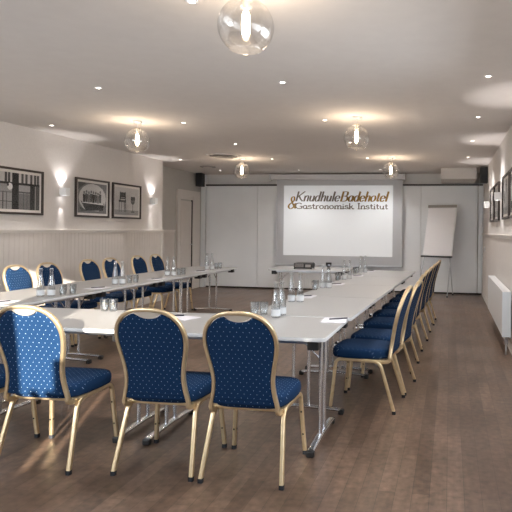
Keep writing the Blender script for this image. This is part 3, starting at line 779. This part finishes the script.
pad(-1.36, 5.36, 0, 'beside the near bottles of the right table run', .0, .0, .8)
pad(-1.32, 6.68, 0, 'in the middle of the right table run', 0, 0, .8)
pad(-1.28, 8.02, 0, 'on the third table of the right run', 0, 0, .8)
pad(-1.24, 9.10 - .1, 0, 'on the far end of the right table run', 0, 0, .8)
pad(-3.66, 5.56, 0, 'on the near part of the left table run', 0, 0, 1.0)
pad(-3.64, 6.75, 0, 'in the middle of the left table run', 0, 0, 1.0)
pad(-3.69, 8.15, 0, 'near the far end of the left table run', 0, 0, 1.0)
pad(-3.72, 4.30, 0, 'at the left photo edge where the table run starts', 0, 0, 1.0)

# ------------------------------------------------------------------ projector and conference microphone
p = empty('projector', (-2.37, 9.25, TH)); tag(p, 'black video projector on the table under the screen', 'projector')
obox('body', (-.15, .15, -.13, .13, .012, .10), M['black'], p, .018)
bm = bmesh.new(); lathe(bm, [(.034, 0), (.036, .012), (.028, .016), (.026, .004)], n=24); l_ = new('lens', bm, M['rubber'], p, True); l_.rotation_euler = (-PI / 2, 0, 0); l_.location = (.08, .128, .06)
bm = bmesh.new()
for k in range(7): box(bm, -.13, .02, -.134, -.130, .030 + k * .009, .034 + k * .009)
new('vent_grille', bm, M['grille'], p)
obox('connector_panel', (.05, .14, -.134, -.130, .03, .075), M['grille'], p)
for x in (-.14, .14):
    bm = bmesh.new(); lathe(bm, [(.012, 0), (.012, .014)], cx=x, cy=-.1, n=12); lathe(bm, [(.012, 0), (.012, .014)], cx=x, cy=.1, n=12); new('foot', bm, M['rubber'], p, True)
c_ = empty('black_cup', (-1.93, 9.12, TH)); tag(c_, 'small black cup on the right end of the projector table', 'cup')
bm = bmesh.new(); lathe(bm, [(.030, 0), (.034, .01), (.018, .03), (.045, .075), (.050, .115), (.046, .115), (.030, .06), (.010, .05)], n=24, cap1=True); new('bowl', bm, M['black'], c_, True)

# ------------------------------------------------------------------ flipchart
f_ = empty('flipchart_easel', (-.26, 12.35, 0), -.40); tag(f_, 'tripod flipchart easel with blank paper by the right back wall', 'flipchart')
wB = .335; zt, zb = 1.95, .86
def bp2(x, z, d=0): # board plane leaning back (towards +y)
    return (x, (z - zb) * .25 + d, z)
def board(bm, x0, x1, z0, z1, d0, d1):
    v = [bm.verts.new(bp2(x, z, d)) for d in (d0, d1) for x, z in ((x0, z0), (x1, z0), (x1, z1), (x0, z1))]
    for q in ((0, 1, 2, 3), (7, 6, 5, 4), (0, 4, 5, 1), (1, 5, 6, 2), (2, 6, 7, 3), (3, 7, 4, 0)): bm.faces.new([v[i] for i in q])
bm = bmesh.new(); board(bm, -wB, wB, zb, zt, 0, .018); bd = new('board', bm, M['white_metal'], f_)
bm = bmesh.new(); board(bm, -wB + .01, wB - .03, zb + .02, zt - .05, -.012, -.002); new('paper_block', bm, M['flip_paper'], f_)
bm = bmesh.new(); board(bm, -wB, wB, zt - .055, zt + .005, -.03, -.013); new('clamp_bar', bm, M['grille'], f_, bevel=.004)
bm = bmesh.new(); board(bm, -wB - .01, wB + .01, zb - .03, zb + .0, -.085, .01); new('pen_tray', bm, M['rubber'], f_, bevel=.004)
for s in (-1, 1):
    bm = bmesh.new(); sweep(bm, [bp2(s * .26, zt - .1, .034), bp2(s * .30, zb, .034), ((.28, -.10, .012) if s > 0 else (-.44, -.06, .012))], CIRC(.011), ref=(1, 0, 0)); lg = new('leg', bm, M['steel'], f_, True)
    bm = bmesh.new(); lathe(bm, [(.015, 0), (.015, .03)], cx=(.28 if s > 0 else -.44), cy=(-.10 if s > 0 else -.06), n=12); new('rubber_foot', bm, M['rubber'], lg, True)
bm = bmesh.new(); sweep(bm, [bp2(.12, zt - .4, .034), (.20, .40, .012)], CIRC(.011), ref=(1, 0, 0)); lg = new('leg', bm, M['steel'], f_, True)
bm = bmesh.new(); lathe(bm, [(.015, 0), (.015, .03)], cx=.20, cy=.40, n=12); new('rubber_foot', bm, M['rubber'], lg, True)

o = obox('light_switch', (XR - .03, XR - .013, 11.9, 11.98, 1.0, 1.08), M['white_metal'], None, .003); tag(o, 'small white switch low on the right wall near the flipchart', 'switch')

# ------------------------------------------------------------------ light
def area(name, loc, rot, sx, sy, power, col):
    l = bpy.data.lights.new(name, 'AREA'); l.shape = 'RECTANGLE'; l.size = sx; l.size_y = sy; l.energy = power; l.color = col; l.spread = math.radians(130)
    o = bpy.data.objects.new(name, l); COL.objects.link(o); o.location = loc; o.rotation_euler = rot; return o
DAY = (.86, .93, 1.0)
area('window_daylight', (-4.15, YF - .03, 1.68), (PI / 2 - .3, 0, 0), 2.0, 1.55, 48, DAY)
area('window_daylight', (0.0, YF - .03, 1.4), (PI / 2 - .3, 0, 0), 1.15, 2.1, 14, DAY)
area('window_daylight', (XR + .03, 1.57, 1.65), (PI / 2 - .3, 0, PI / 2), 1.8, 1.45, 17, DAY)
area('window_daylight', (XR + .03, 3.72, 1.65), (PI / 2 - .3, 0, PI / 2), 1.8, 1.45, 17, DAY)
s = bpy.data.lights.new('sun', 'SUN'); s.energy = 13; s.angle = math.radians(.6); s.color = (1, .90, .76)
so_ = bpy.data.objects.new('sun', s); COL.objects.link(so_)
d = Vector((-.355, .935, -.238)); so_.rotation_euler = d.to_track_quat('-Z', 'Y').to_euler()
w = bpy.data.worlds.new('world'); scn.world = w; w.use_nodes = True
w.node_tree.nodes['Background'].inputs[0].default_value = (.75, .85, 1, 1); w.node_tree.nodes['Background'].inputs[1].default_value = 1.0

# ------------------------------------------------------------------ camera
F, CX, CY, YAW, ROLL = 574.7, 358.1, 230.5, .1582, .0115
cd = bpy.data.cameras.new('camera'); cam = bpy.data.objects.new('camera', cd); COL.objects.link(cam); scn.camera = cam
cd.sensor_width = 36; cd.lens = F / 512 * 36; cd.clip_start = .02
cd.shift_x = (256 - CX) / 512; cd.shift_y = -(256 - CY) / 512
cam.location = (0, 0, 1.38)
cam.rotation_euler = (Matrix.Rotation(YAW, 4, 'Z') @ Matrix.Rotation(PI / 2, 4, 'X') @ Matrix.Rotation(ROLL, 4, 'Z')).to_euler()

scn.view_settings.view_transform = 'Standard'; scn.view_settings.look = 'None'; scn.view_settings.gamma = 1
scn.view_settings.use_curve_mapping = False; scn.view_settings.exposure = 1.02
